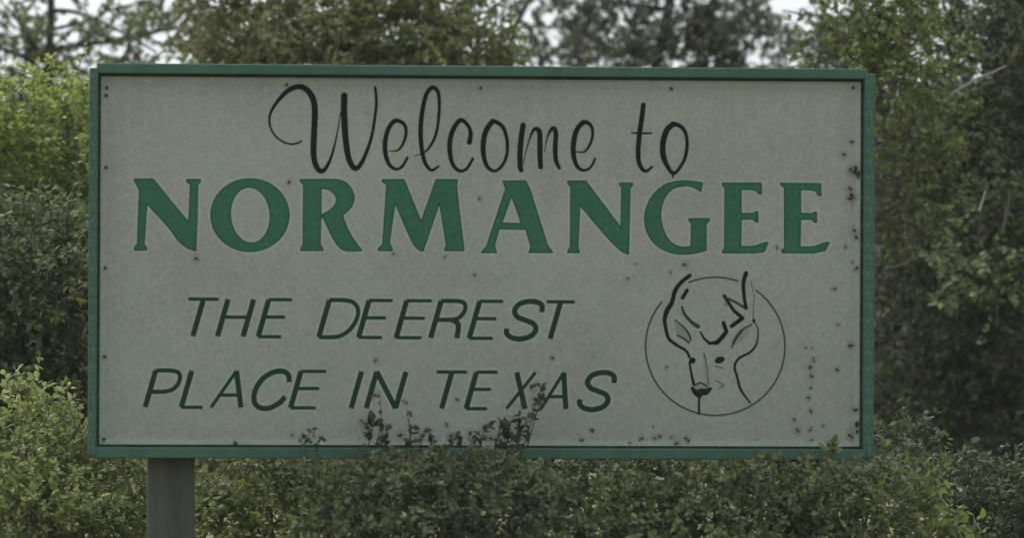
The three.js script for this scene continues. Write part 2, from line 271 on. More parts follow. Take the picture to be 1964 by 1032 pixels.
  const chips = { edgeRight: [[1646, 331, 8], [1638, 328, 5], [1633, 362, 4], [1638, 375, 5], [1636, 382, 5], [1641, 443, 4], [1646, 456, 4], [1625, 474, 2.5], [1646, 516, 4], [1637, 503, 2], [1622, 297, 3.5], [1638, 272, 3.5], [1602, 555, 3], [1610, 624, 2.5], [1635, 663, 3.5], [1608, 710, 3], [1642, 787, 4], [1645, 822, 6], [1634, 838, 4.5]],
    column: [[1562, 691, 4], [1556, 705, 4.5], [1558, 721, 4.5], [1557, 745, 3], [1553, 764, 4], [1557, 790, 4], [1557, 824, 4], [1560, 668, 2], [1548, 668, 2.4], [1525, 806, 3.5], [1532, 827, 5], [1580, 818, 2.5], [1558, 845, 3]],
    top: [[1504, 480, 2.4], [1316, 509, 5], [1289, 523, 2.5], [1207, 535, 2.5], [1281, 705, 3], [1394, 585, 2], [923, 381, 3.5], [557, 351, 4], [380, 498, 4.5], [758, 488, 3], [913, 528, 3], [856, 494, 2.5], [1493, 475, 3], [1222, 507, 2]],
    low: [[565, 836, 3], [580, 846, 4], [598, 848, 4], [606, 838, 3], [700, 812, 6], [706, 822, 6], [745, 822, 5], [735, 846, 5], [772, 836, 5], [800, 846, 5], [815, 834, 4], [838, 848, 5], [868, 838, 5], [884, 850, 5], [915, 846, 5], [935, 824, 5], [945, 842, 5], [995, 820, 5], [1000, 842, 4], [455, 852, 4], [1137, 826, 3], [1118, 845, 3.5], [1232, 843, 4], [1258, 842, 4], [1268, 838, 4], [1300, 851, 5], [1318, 842, 4], [1322, 846, 4], [1120, 845, 2.5], [880, 768, 3.5], [1255, 820, 2], [1290, 840, 3], [1210, 850, 3], [905, 833, 5], [880, 838, 5], [826, 826, 4], [860, 816, 3.5], [780, 772, 4], [790, 795, 4], [1025, 742, 6], [1033, 768, 6], [1046, 766, 5], [965, 815, 4], [985, 838, 7], [970, 835, 6], [977, 822, 5], [720, 757, 6], [716, 745, 4], [724, 692, 3.5], [1062, 688, 4]] };
  for (const k in chips) for (const [x, y, r] of chips[k]) chip(x, y, r * (x > 1590 ? 1.4 : 1.1), 0.92);
  for (let i = 0; i < 150; i++) { const t = rnd(); const x = 205 + 1435 * Math.pow(rnd(), 0.8), y = t < 0.5 ? 852 - 60 * rnd() * rnd() : 165 + 680 * rnd(); chip(x, y, 0.7 + 1.1 * rnd() * rnd(), 0.3, '70,66,52'); }
  // darker and greener towards the bottom; weathering: broad tone shifts, run-down streaks, fine mottle
  const img = g.getImageData(0, 0, CW, CH), d = img.data, n1 = lattice(21), n2 = lattice(33), n3 = lattice(55);
  for (let y = 0; y < CH; y++) for (let x = 0; x < CW; x++) {
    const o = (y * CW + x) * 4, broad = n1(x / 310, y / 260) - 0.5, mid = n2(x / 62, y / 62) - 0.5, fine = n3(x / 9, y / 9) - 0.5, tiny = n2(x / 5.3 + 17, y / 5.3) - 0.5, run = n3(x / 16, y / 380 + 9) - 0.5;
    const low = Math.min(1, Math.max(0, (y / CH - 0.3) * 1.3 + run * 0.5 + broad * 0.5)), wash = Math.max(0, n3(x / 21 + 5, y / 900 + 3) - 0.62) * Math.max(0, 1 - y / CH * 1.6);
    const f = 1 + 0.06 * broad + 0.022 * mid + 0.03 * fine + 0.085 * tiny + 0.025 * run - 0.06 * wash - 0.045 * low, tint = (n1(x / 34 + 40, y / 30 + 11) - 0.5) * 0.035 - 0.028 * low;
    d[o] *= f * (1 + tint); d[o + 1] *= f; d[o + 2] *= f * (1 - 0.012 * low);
  }
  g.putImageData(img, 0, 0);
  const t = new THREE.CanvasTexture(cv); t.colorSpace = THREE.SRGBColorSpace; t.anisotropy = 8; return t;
}
{
  const sign = thing('welcome_sign', 'weathered white town welcome sign in a green frame on square posts', 'sign', V(0, 0, 0));
  sign.rotation.y = YAW;
  const cy = SIGN_C.y;
  const face = new THREE.BoxGeometry(PW, PH, 0.014);
  { const uv = face.attributes.uv, nz = face.attributes.normal; for (let i = 0; i < uv.count; i++) if (nz.getZ(i) < 0.9) uv.setXY(i, 0.004, 0.004); else uv.setXY(i, (MARGIN + uv.getX(i) * PW) / (PW + 2 * MARGIN), (MARGIN + uv.getY(i) * PH) / (PH + 2 * MARGIN)); }
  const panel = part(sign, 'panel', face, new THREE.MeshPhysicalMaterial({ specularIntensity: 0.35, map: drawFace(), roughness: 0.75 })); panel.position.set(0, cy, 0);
  panel.userData.label = 'white lettered panel with a deer head in a ring';
  const gtex = noiseTexture(256, 256, 88, (u, v, n, m) => { const a = n(u * 32, v * 32) - 0.5, b = m(u * 60, v * 6) - 0.5, w = Math.max(0, m(u * 5 + 3, v * 23) + n(u * 20, v * 60) * 0.35 - 0.7), k = n(u * 50 + 7, v * 190) > 0.86 && m(u * 9, v * 40) > 0.55 ? 1 : 0, f = 1 + 0.26 * a + 0.24 * b - 0.3 * k; return [53 * f + 90 * w + 22 * k, 92 * f + 60 * w, 76 * f + 70 * w]; }, [1.6, 8]);
  const green = new THREE.MeshStandardMaterial({ map: gtex, roughness: 0.7, bumpMap: gtex, bumpScale: 0.0006 });
  const rail = (w, h, x, y, dz) => { const m = part(sign, 'frame_rail', new RoundedBoxGeometry(w, h, 0.05, 2, 0.004), green); m.position.set(x, cy + y, 0.017 + dz); return m; };
  const T = 0.041, L = 0.036, R = 0.042, B = 0.043, G = 0.0085, yt = PH / 2 + T * 0.62, yb = -PH / 2 - B * 0.85;
  rail(L - G, yt - yb, -PW / 2 - (L + G) / 2, (yt + yb) / 2, 0.002);
  rail(R - G, yt - yb, PW / 2 + (R + G) / 2, (yt + yb) / 2, 0.002);
  rail(PW + 0.03, T - G, 0.002, PH / 2 + (T + G) / 2, -0.002);
  rail(PW + 0.046, B - G, 0, -PH / 2 - (B + G) / 2, -0.002);
  part(sign, 'added_backing', new THREE.BoxGeometry(PW + 0.045, PH + 0.045, 0.014), green).position.set(0.002, cy, -0.0175);  // board added behind the gap so that it reads as a dark line
  const wtex = noiseTexture(256, 512, 61, (u, v, n, m) => { const a = n(u * 40, v * 5), b = m(u * 9, v * 3), c = n(u * 62, v * 60); const s = 0.82 + 0.1 * a + 0.2 * b + 0.14 * c; return [78 * s, 78 * s, 73 * s]; }, [1, 1.5]);
  const wood = new THREE.MeshStandardMaterial({ map: wtex, roughness: 0.92, bumpMap: wtex, bumpScale: 0.002 });
  for (const x of [-0.99, 1.02]) {
    const post = part(sign, 'post', new RoundedBoxGeometry(0.152, 2.34, 0.15, 2, 0.008), wood); post.position.set(x, 1.12, -0.102);
  }
  const steel = new THREE.MeshStandardMaterial({ color: new THREE.Color(0.06, 0.055, 0.05), roughness: 0.6, metalness: 0.3 });
  const head = new THREE.CylinderGeometry(0.0052, 0.006, 0.006, 10).rotateX(Math.PI / 2);
  for (const [x, y] of [[208, 169], [207, 184], [207, 322], [206, 515], [205, 685], [204, 843], [553, 163], [925, 169], [1291, 170], [1640, 168], [1634, 663], [455, 850], [1139, 826]]) {
    const [u, v] = toPanel(x, y), s = part(sign, 'screw', head, steel); s.position.set(u, cy + v, 0.0095);
  }
  for (const [x, y] of quad) { const [u, v] = toPanel(x, y), q = V(u, cy + v, 0.007).applyMatrix4(new THREE.Matrix4().makeRotationY(YAW)).project(camera); console.log('corner', x, y, '->', ((q.x + 1) * 982).toFixed(1), ((1 - q.y) * 516).toFixed(1)); }
}

// ------------------------------------------------------------------ plants
function leafGeometry(fold, bow) {                                       // unit leaf along +y, 8 triangles
  const p = [0, 0, 0, -0.5, 0.38, fold, 0, 0.4, bow * 0.5, 0.5, 0.38, fold, -0.34, 0.7, fold * 0.7 + bow * 0.3, 0, 0.72, bow * 0.2, 0.34, 0.7, fold * 0.7 + bow * 0.3, 0, 1, -bow];
  const g = new THREE.BufferGeometry(); g.setAttribute('position', new THREE.Float32BufferAttribute(p, 3));
  g.setIndex([0, 2, 1, 0, 3, 2, 1, 2, 5, 1, 5, 4, 2, 3, 6, 2, 6, 5, 4, 5, 7, 5, 6, 7]); g.computeVertexNormals(); return g;
}
const LEAF = leafGeometry(0.12, 0.1);
const leafMat = new THREE.MeshPhysicalMaterial({ color: 0xffffff, roughness: 0.8, transmission: 0.5, thickness: 0, side: THREE.DoubleSide, specularIntensity: 0.6 });
const tintMats = {};
function tintMat(c) { const k = c.map((v) => Math.round(v * 40)).join(); return tintMats[k] ??= Object.assign(leafMat.clone(), { color: new THREE.Color(...c) }); }
const bark = (r, g, b) => new THREE.MeshStandardMaterial({ color: new THREE.Color(r, g, b), roughness: 0.95 });
const barkDark = bark(0.055, 0.047, 0.038), barkGrey = bark(0.12, 0.11, 0.095), barkPale = bark(0.4, 0.39, 0.35);

class Tubes {                                                           // tapered limbs and twigs, collected into one geometry
  constructor() { this.p = []; this.i = []; }
  add(pts, r0, r1, sides) {
    const N = pts.length, base = this.p.length / 3, up = V(0.31, 0.2, 0.93), d = V(), a = V(), b = V();
    for (let k = 0; k < N; k++) {
      d.subVectors(pts[Math.min(N - 1, k + 1)], pts[Math.max(0, k - 1)]).normalize(); a.crossVectors(d, up).normalize(); b.crossVectors(d, a);
      const r = r0 + (r1 - r0) * k / (N - 1);
      for (let s = 0; s < sides; s++) { const t = s / sides * 2 * Math.PI, c = Math.cos(t) * r, e = Math.sin(t) * r; this.p.push(pts[k].x + a.x * c + b.x * e, pts[k].y + a.y * c + b.y * e, pts[k].z + a.z * c + b.z * e); }
    }
    for (let k = 0; k < N - 1; k++) for (let s = 0; s < sides; s++) { const q = base + k * sides + s, w = base + k * sides + (s + 1) % sides; this.i.push(q, w, q + sides, w, w + sides, q + sides); }
    return this;
  }
  geo() { const g = new THREE.BufferGeometry(); g.setAttribute('position', new THREE.Float32BufferAttribute(this.p, 3)); g.setIndex(this.i); g.computeVertexNormals(); return g; }
}
function wander(a, b, n, k, rnd) {                                       // a limb's crooked course
  const out = [], L = a.distanceTo(b) * k; let o = V();
  for (let i = 0; i <= n; i++) { const t = i / n, w = Math.sin(Math.PI * t); out.push(a.clone().lerp(b, t).addScaledVector(o, w)); o = V(rnd() - 0.5, (rnd() - 0.5) * 0.6, rnd() - 0.5).multiplyScalar(L).add(o.multiplyScalar(0.4)); }
  return out;
}
/* A plant: clumps are [px, py, rx, ry, z, cover] in photograph pixels at the depth z where they stand; cover is how many leaf layers deep. */
function plant(o) {
  const rnd = mulberry(o.seed), root = at(o.root[0], 516, o.root[1]); root.y = 0;
  const t = o.stuff ? null : thing(o.name, o.label, o.category, root, o.group);
  const len = o.leaf[0] * 0.63, wid = o.leaf[1] * 0.68, M = [], C = [], twigs = new Tubes(), big = [];
  const dir = V(), ax = V(), nz = V(), xx = V(), mat = new THREE.Matrix4(), col = new THREE.Color(), UP = V(0, 1, 0);
  const leaf = (p, axis, tone, s) => {
    ax.copy(axis).normalize(); nz.set((rnd() - 0.5) * 1.5, 0.55 + rnd() * 0.5, (rnd() - 0.35) * 1.5); xx.crossVectors(ax, nz).normalize(); nz.crossVectors(xx, ax);
    const l = len * s * (0.65 + 0.6 * rnd()), w = wid * s * (0.65 + 0.6 * rnd());
    mat.makeBasis(xx.clone().multiplyScalar(w), ax.clone().multiplyScalar(l), nz.clone().multiplyScalar(w)).setPosition(p);
    const c = o.tones[Math.floor(Math.pow(rnd(), 1.2) * o.tones.length)], f = tone * (0.72 + 0.56 * rnd());
    const pale = rnd() < 0.008 ? 1.9 : 1, e = [Math.min(0.6, c[0] * f * 1.78 * pale), Math.min(0.6, c[1] * f * 1.92 * pale), Math.min(0.45, c[2] * f * 1.6 * pale * pale)];
    if (o.pick && big.length < 3000 && inFrame(p)) big.push([p.z, mat.clone(), e]); else { M.push(mat.clone()); C.push(e); }
  };
  const inFrame = (p) => { const q = p.clone().add(root).project(camera); return Math.abs(q.x) < 1 && Math.abs(q.y) < 1; };
  const spray = (p, d, n, L, tone, s = 1) => {
    const tip = p.clone().addScaledVector(d, L); tip.y -= L * 0.12 * rnd();
    if (!o.noTwig) twigs.add([p, p.clone().lerp(tip, 0.5).add(V((rnd() - 0.5) * L * 0.1, L * 0.06, (rnd() - 0.5) * L * 0.1)), tip], o.twig ?? 0.0022, 0.001, 3);
    for (let i = 0; i < n; i++) {
      const k = (i + 0.5 + rnd() * 0.5) / n, side = V(rnd() - 0.5, (rnd() - 0.5) * 0.8, rnd() - 0.5).normalize();
      leaf(p.clone().lerp(tip, Math.min(1, 0.15 + k * 0.9)), dir.copy(d).multiplyScalar(0.55).addScaledVector(side, 0.9).add(V(0, -0.15, 0)), tone, s);
    }
  };
  const limbs = [];
  const base = V(0, 0, 0), forkY = o.fork ?? 0.25;
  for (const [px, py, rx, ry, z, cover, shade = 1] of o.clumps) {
    const tone = Math.pow(shade, 1.5);  // hollows and lit patches put into the leaf colour by clump
    const c = at(px, py, z).sub(root), s = pxSize(z), a = rx * s, b = ry * s, dz = Math.min(a, b) * (o.thick ?? 1.0) + 0.08;
    const bare = at(px, py, z); const off = Math.max(0, Math.abs(px - 982) - rx - 1150, -py - ry - 150);
    const k = (off > 0 ? 0.5 : o.gap && py < 175 ? 1 : 2.1) * cover, big2 = off > 0 ? 1.6 : 1;
    const per = o.per ?? 9, n = Math.round(k / (big2 * big2) * Math.PI * a * b / (per * len * wid * 0.62 * 0.6));
    for (let i = 0; i < n; i++) {
      const u = V(rnd() * 2 - 1, rnd() * 2 - 1, rnd() * 2 - 1); if (u.lengthSq() > 1) { i--; continue; }
      const q = u.length(), f = Math.pow(q, -0.35); u.multiplyScalar(Math.min(1.6, f));
      const wob = 0.86 + 0.28 * rnd();
      const p = V(c.x + u.x * a * wob, c.y + u.y * b * wob, c.z + u.z * dz);
      if (o.top && p.clone().add(root).y > o.top) continue;
      if (p.y + root.y < 0.02) continue;
      const d = V(u.x * 0.8 + (rnd() - 0.5) * 1.4, u.y * 0.5 + 0.35 + (rnd() - 0.5) * 1.2, u.z * 0.5 + (rnd() - 0.5) * 1.4).normalize();
      spray(p, d, per, len * (o.reach ?? 1) * (2.4 + 2.2 * rnd()), tone * (0.85 + 0.3 * rnd()), big2);
    }
    limbs.push([c, Math.min(a, b)]);
  }
  for (const g of o.sprigs ?? []) {                                      // long single shoots: [z, leaves, leaf scale, points...]
    const [z, n, s, ...pp] = g, pts = spline(pp.map(([x, y]) => [x, y]), false, 5).map(([x, y], i, arr) => at(x, y, z).sub(root).add(V(0, 0, Math.sin(i) * 0.01)));
    twigs.add(pts, 0.0024, 0.0008, 4);
    for (let i = 0; i < n; i++) { const k = Math.min(pts.length - 2, Math.floor((0.15 + 0.85 * (i + rnd()) / n) * (pts.length - 1))), d = pts[k + 1].clone().sub(pts[k]).normalize(); leaf(pts[k], d.multiplyScalar(0.7).add(V((rnd() - 0.5) * 2, (rnd() - 0.6) * 1.2, rnd() - 0.5)), o.shoot ?? 0.9, s); }
  }
  if (o.stuff) {
    const m = new THREE.InstancedMesh(LEAF, leafMat, M.length); M.forEach((q, i) => { m.setMatrixAt(i, q); m.setColorAt(i, col.setRGB(...C[i])); });
    m.name = numbered(o.name); m.position.copy(root); m.userData = { label: o.label, category: o.category, kind: 'stuff' }; scene.add(m); return m;
  }
  // trunk and limbs
  if (o.trunk) {
    const [r0, r1, ...pp] = o.trunk, pts = spline(pp.map(([x, y, z]) => { const p = y === null ? base.clone() : at(x, y, z).sub(root); return [p.x, p.y, p.z]; }), false, 6).map((p) => V(...p));
    part(t, 'trunk', new Tubes().add(pts, r0, r1, 9).geo(), o.bark ?? barkDark);
    for (const [c, r] of limbs) { let bst = pts[0], bd = 1e9; for (const p of pts) { const d = p.distanceTo(c) + Math.max(0, p.y - c.y + 0.1) * 3; if (d < bd) { bd = d; bst = p; } } if (bd > 0.05) part(t, 'branch', new Tubes().add(wander(bst, c, 7, 0.07, rnd), Math.max(0.006, Math.min(r1 * 1.1, 0.02 * bd)), 0.004, 6).geo(), o.bark ?? barkDark); }
  } else for (const [c, r] of limbs) {
    const b0 = V(c.x * 0.5 + (rnd() - 0.5) * 0.1, 0, c.z * 0.6 + (rnd() - 0.5) * 0.1);
    part(t, 'stem', new Tubes().add(wander(b0, c, 6, 0.06, rnd), 0.012, 0.004, 6).geo(), o.bark ?? barkDark);
  }
  for (const [name, mtl, r0, r1, ...pp] of o.bare ?? []) { const pts = spline(pp.map(([x, y, z]) => { const p = at(x, y, z).sub(root); return [p.x, p.y, p.z]; }), false, 5).map((p) => V(...p)); part(t, name, new Tubes().add(pts, r0, r1, 7).geo(), mtl); }
  if (big.length) {
    big.sort((a, b) => b[0] - a[0]);
    big.forEach(([, q, c], i) => { if (i < o.pick) { const m = part(t, 'leaf', LEAF, tintMat(c)); q.decompose(m.position, m.quaternion, m.scale); } else { M.push(q); C.push(c); } });
  }
  if (twigs.p.length) { const w = part(t, 'twigs', twigs.geo(), o.bark ?? barkDark); w.userData.kind = 'stuff'; }
  const m = new THREE.InstancedMesh(LEAF, leafMat, M.length); M.forEach((q, i) => { m.setMatrixAt(i, q); m.setColorAt(i, col.setRGB(...C[i])); });
  m.name = o.category === 'tree' ? 'crown' : 'foliage'; m.userData.kind = 'stuff'; m.castShadow = m.receiveShadow = true; t.add(m);
  total += M.length; return t;
}
let total = 0;
const bright = [[0.2, 0.225, 0.055], [0.15, 0.17, 0.045], [0.26, 0.27, 0.09]], yellow = [[0.175, 0.185, 0.062], [0.13, 0.14, 0.05], [0.23, 0.23, 0.1]];
const olive = [[0.15, 0.155, 0.058], [0.115, 0.122, 0.048], [0.185, 0.18, 0.08]], dark = [[0.09, 0.102, 0.056], [0.075, 0.082, 0.05], [0.12, 0.13, 0.062]], dusk = [[0.075, 0.076, 0.058], [0.1, 0.092, 0.07], [0.13, 0.13, 0.085]];

// understorey behind everything, too tangled to count
plant({ stuff: true, seed: 11, name: 'thicket', label: 'dark tangled thicket filling the wood behind the sign', category: 'thicket', root: [982, -9], leaf: [0.075, 0.05], noTwig: true, tones: dusk, thick: 0.7, per: 9,
  clumps: Array.from({ length: 26 }, (_, i) => { const r = mulberry(900 + i), x = -700 + 3400 * i / 25; return [x, 385 + r() * 50, 190, 190 + r() * 30, -8.6 - r() * 1.5, 2.4]; }).concat(Array.from({ length: 22 }, (_, i) => { const r = mulberry(940 + i); return [-700 + 3400 * i / 21, 640 + r() * 60, 200, 240, -8.2 - r(), 1.8]; })) });

// tall trees along the wood's edge
plant({ seed: 21, gap: true, reach: 0.8, name: 'slender_tree', label: 'tall thin tree with open crown and sky gaps above the left corner of the sign', category: 'tree', root: [105, -7], leaf: [0.062, 0.036], tones: dusk.concat(olive), twig: 0.004, bark: barkDark,
  trunk: [0.03, 0.011, [0, null], [100, 760, -7], [97, 420, -7], [92, 150, -7], [98, 0, -7], [80, -300, -7], [90, -700, -7]],
  clumps: [[20, 30, 70, 45, -7.2, 1.84], [60, 110, 90, 45, -7.3, 1.54], [180, 120, 110, 45, -6.8, 1.61], [20, 150, 100, 45, -7.1, 1.97], [120, 60, 70, 45, -6.6, 0.74], [300, 110, 120, 45, -6.6, 1.67], [215, 60, 80, 45, -7.2, 0.86], [330, 50, 90, 45, -7.4, 1.23], [400, 50, 60, 60, -7, 2.34], [290, 0, 90, 40, -7, 1.10], [-180, 60, 180, 120, -7, 1.23], [150, -150, 220, 110, -7, 0.42], [-120, -320, 260, 180, -7, 0.68], [260, -420, 260, 180, -7, 0.68], [60, -700, 280, 200, -7, 0.77]],
  bare: [['branch', barkDark, 0.014, 0.006, [95, 130, -7], [60, 80, -6.9], [35, 40, -6.9], [10, 10, -6.9]], ['branch', barkDark, 0.012, 0.005, [95, 20, -7], [150, 25, -6.9], [230, 60, -6.8], [300, 100, -6.7]], ['branch', barkDark, 0.012, 0.005, [40, 200, -7], [50, 110, -7.1], [70, 70, -7.2], [85, 45, -7.2]]] });
plant({ seed: 23, name: 'broad_tree', label: 'dense olive green tree rising behind the middle of the sign', category: 'tree', root: [700, -5], leaf: [0.05, 0.03], tones: olive.concat([[0.1, 0.085, 0.055]]), twig: 0.003, bark: barkGrey,
  trunk: [0.09, 0.04, [0, null], [700, 500, -5], [690, 120, -5.3], [720, -200, -5.2], [700, -600, -5]],
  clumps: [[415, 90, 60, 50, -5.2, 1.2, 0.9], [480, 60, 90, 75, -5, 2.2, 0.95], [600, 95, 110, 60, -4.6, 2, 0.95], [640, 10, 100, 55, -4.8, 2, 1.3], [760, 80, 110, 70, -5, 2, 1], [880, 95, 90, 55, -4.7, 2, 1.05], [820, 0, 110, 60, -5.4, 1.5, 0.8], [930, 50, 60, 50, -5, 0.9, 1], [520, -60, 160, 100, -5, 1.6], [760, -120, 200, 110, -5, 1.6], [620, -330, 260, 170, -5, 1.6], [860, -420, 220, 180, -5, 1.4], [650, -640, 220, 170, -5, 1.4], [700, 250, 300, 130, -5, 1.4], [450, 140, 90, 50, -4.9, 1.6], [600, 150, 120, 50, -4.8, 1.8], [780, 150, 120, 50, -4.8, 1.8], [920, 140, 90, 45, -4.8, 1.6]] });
plant({ seed: 29, gap: true, reach: 0.8, name: 'twiggy_tree', label: 'grey twiggy tree with small sky specks above the right half of the sign', category: 'tree', root: [1230, -8], leaf: [0.056, 0.036], tones: dusk, twig: 0.005, bark: barkDark,
  trunk: [0.035, 0.02, [0, null], [1240, 500, -8], [1255, 160, -8], [1290, -60, -8], [1260, -400, -8]],
  clumps: [[1170, 60, 70, 60, -8, 3.24], [1120, 20, 40, 40, -8, 2.70], [1290, 100, 110, 50, -7.8, 2.70], [1400, 30, 80, 60, -8, 4.05], [1440, 90, 60, 55, -7.7, 3.78], [1160, 115, 90, 35, -7.6, 3.24], [1060, 70, 80, 50, -8.2, 1.22], [1050, 120, 90, 28, -8, 2.03], [1300, 30, 70, 40, -8, 2.29], [1220, 25, 40, 40, -8, 1.22], [1340, 120, 90, 35, -7.9, 2.97], [1530, 115, 50, 32, -7.9, 2.70], [1000, -30, 90, 60, -8.1, 1.35], [1230, -110, 240, 90, -8, 1.60], [1350, -300, 260, 150, -8, 1.20], [1150, -420, 240, 160, -8, 1.20], [1270, -650, 240, 170, -8, 1.20]],
  bare: [['branch', barkDark, 0.018, 0.008, [975, 150, -7.8], [985, 60, -7.8], [1010, 10, -7.8], [1030, -40, -7.8]], ['branch', barkDark, 0.012, 0.006, [962, 140, -7.9], [960, 60, -7.9], [975, -30, -7.9]], ['branch', barkDark, 0.014, 0.006, [1040, 150, -7.8], [1030, 80, -7.9], [1000, 40, -8], [990, 0, -8]], ['branch', barkDark, 0.012, 0.006, [1250, 110, -8], [1215, 60, -8], [1195, 20, -8], [1190, -20, -8]], ['branch', barkDark, 0.01, 0.005, [1310, 110, -8], [1325, 60, -8], [1370, 20, -8], [1395, -20, -8]]] });
plant({ seed: 31, name: 'young_tree', label: 'young tree with yellow green leaves above the right corner of the sign', category: 'tree', root: [1620, -4], leaf: [0.052, 0.03], tones: bright.slice(0, 2).concat(olive), twig: 0.003, bark: barkDark,
  trunk: [0.025, 0.01, [0, null], [1630, 600, -4], [1645, 250, -4], [1680, 90, -4], [1690, -160, -4]],
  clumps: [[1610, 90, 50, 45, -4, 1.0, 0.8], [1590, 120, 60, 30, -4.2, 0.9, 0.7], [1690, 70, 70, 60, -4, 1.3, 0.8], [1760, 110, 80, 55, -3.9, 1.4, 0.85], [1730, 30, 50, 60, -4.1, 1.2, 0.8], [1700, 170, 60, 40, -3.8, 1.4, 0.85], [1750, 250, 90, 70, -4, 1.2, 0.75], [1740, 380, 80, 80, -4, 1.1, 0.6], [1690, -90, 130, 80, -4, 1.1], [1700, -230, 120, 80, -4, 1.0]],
  bare: [['branch', barkGrey, 0.01, 0.004, [1700, 150, -4], [1640, 90, -4], [1625, 40, -4], [1600, 20, -4]]] });
plant({ seed: 37, name: 'dark_tree', label: 'large dark tree filling the right edge beside the sign', category: 'tree', root: [1950, -5.5], leaf: [0.058, 0.034], tones: dark.concat(dusk.slice(1), olive.slice(1, 2)), twig: 0.003, bark: barkDark,
  trunk: [0.13, 0.05, [0, null], [1960, 600, -5.8], [1940, 200, -5.8], [1960, -200, -5.8], [1930, -600, -5.5]],
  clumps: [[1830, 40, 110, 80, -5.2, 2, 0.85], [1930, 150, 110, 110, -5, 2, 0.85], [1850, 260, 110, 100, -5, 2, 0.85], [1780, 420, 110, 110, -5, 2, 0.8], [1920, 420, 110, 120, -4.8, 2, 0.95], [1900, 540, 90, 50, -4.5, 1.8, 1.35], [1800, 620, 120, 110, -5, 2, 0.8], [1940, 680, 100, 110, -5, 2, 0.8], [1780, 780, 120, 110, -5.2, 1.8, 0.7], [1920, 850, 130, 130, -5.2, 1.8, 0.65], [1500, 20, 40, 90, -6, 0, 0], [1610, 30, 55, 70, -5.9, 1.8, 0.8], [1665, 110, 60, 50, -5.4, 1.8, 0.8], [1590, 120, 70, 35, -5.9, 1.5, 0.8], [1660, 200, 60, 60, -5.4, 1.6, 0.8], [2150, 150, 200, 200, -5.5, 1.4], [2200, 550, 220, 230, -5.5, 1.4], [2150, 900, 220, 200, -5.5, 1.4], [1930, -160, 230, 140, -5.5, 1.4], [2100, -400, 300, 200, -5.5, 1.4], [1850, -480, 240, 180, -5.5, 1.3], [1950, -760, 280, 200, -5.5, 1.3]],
  bare: [['dead_branch', barkPale, 0.006, 0.003, [1828, 178, -3.9], [1850, 164, -3.9], [1875, 150, -3.9], [1905, 138, -3.9], [1930, 126, -3.9]], ['dead_branch', barkPale, 0.005, 0.003, [1878, 405, -3.8], [1886, 380, -3.8], [1890, 366, -3.8]], ['dead_branch', barkGrey, 0.005, 0.003, [1922, 450, -3.8], [1932, 400, -3.8], [1938, 372, -3.8]], ['dead_branch', barkGrey, 0.005, 0.003, [1700, 515, -3.8], [1730, 508, -3.8], [1748, 496, -3.8]]] });

// shrubs
plant({ seed: 41, name: 'sunlit_shrub', label: 'light yellow green bush beside the upper left of the sign', category: 'bush', root: [60, -3], leaf: [0.046, 0.028], tones: bright, pick: 60, twig: 0.0025, bark: barkGrey,
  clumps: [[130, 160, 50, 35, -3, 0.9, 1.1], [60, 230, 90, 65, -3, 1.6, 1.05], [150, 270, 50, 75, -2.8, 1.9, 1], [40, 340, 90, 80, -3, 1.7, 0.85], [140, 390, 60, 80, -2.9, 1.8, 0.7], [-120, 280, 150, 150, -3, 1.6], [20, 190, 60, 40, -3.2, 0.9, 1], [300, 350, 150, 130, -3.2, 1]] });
plant({ seed: 43, name: 'shaded_shrub', label: 'dark shaded bush beside the left edge of the sign, under the lighter leaves', category: 'bush', root: [40, -2.2], leaf: [0.05, 0.03], tones: dark.concat(olive.slice(0, 2)), twig: 0.0025, bark: barkDark,
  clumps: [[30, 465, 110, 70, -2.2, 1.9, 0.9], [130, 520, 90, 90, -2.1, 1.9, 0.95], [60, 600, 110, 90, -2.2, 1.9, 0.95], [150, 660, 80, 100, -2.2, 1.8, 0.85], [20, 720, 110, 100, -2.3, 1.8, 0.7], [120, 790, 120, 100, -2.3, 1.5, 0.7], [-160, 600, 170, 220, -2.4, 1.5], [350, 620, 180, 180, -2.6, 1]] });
plant({ seed: 47, name: 'roadside_bush', label: 'yellow green bush behind the left post, below the sign', category: 'bush', root: [150, -0.75], leaf: [0.042, 0.026], tones: yellow, pick: 130, twig: 0.0022, bark: barkGrey,
  clumps: [[50, 800, 75, 55, -0.9, 1.5, 1.1], [130, 860, 70, 50, -0.8, 1.7, 1], [30, 890, 90, 75, -0.7, 1.9, 1], [200, 940, 90, 70, -0.8, 1.9, 0.9], [70, 1000, 110, 80, -0.6, 1.9, 0.95], [250, 890, 60, 40, -0.9, 1.5, 0.75], [230, 1030, 110, 70, -0.7, 1.9, 1], [80, 975, 80, 55, -0.45, 1.9, 0.95], [60, 1020, 90, 55, -0.5, 1.7, 0.9], [110, 1140, 160, 100, -0.7, 1.5], [-130, 930, 140, 150, -0.8, 1.5], [-60, 1120, 160, 120, -0.7, 1.4]],
  sprigs: [[-0.75, 9, 1.1, [50, 830], [52, 790], [60, 752]], [-0.75, 8, 1.1, [80, 830], [90, 790], [84, 758]], [-0.8, 7, 1, [140, 850], [150, 800], [150, 740]], [-0.8, 6, 1, [112, 830], [118, 790], [120, 760]]] });
plant({ seed: 53, name: 'low_bush', label: 'bush between the left post and the dark bushes under the sign', category: 'bush', root: [480, -0.55], leaf: [0.042, 0.026], tones: yellow.slice(0, 2).concat(olive), pick: 80, twig: 0.0022, bark: barkGrey,
  clumps: [[430, 930, 70, 55, -0.6, 1.8, 0.85], [520, 960, 80, 60, -0.5, 1.8, 0.9], [420, 1020, 90, 70, -0.5, 1.9, 1.05], [560, 900, 60, 40, -0.6, 1.6, 0.7], [340, 980, 60, 60, -0.9, 1.6, 0.9], [560, 1050, 110, 70, -0.4, 1.8], [430, 1130, 140, 90, -0.5, 1.5]] });
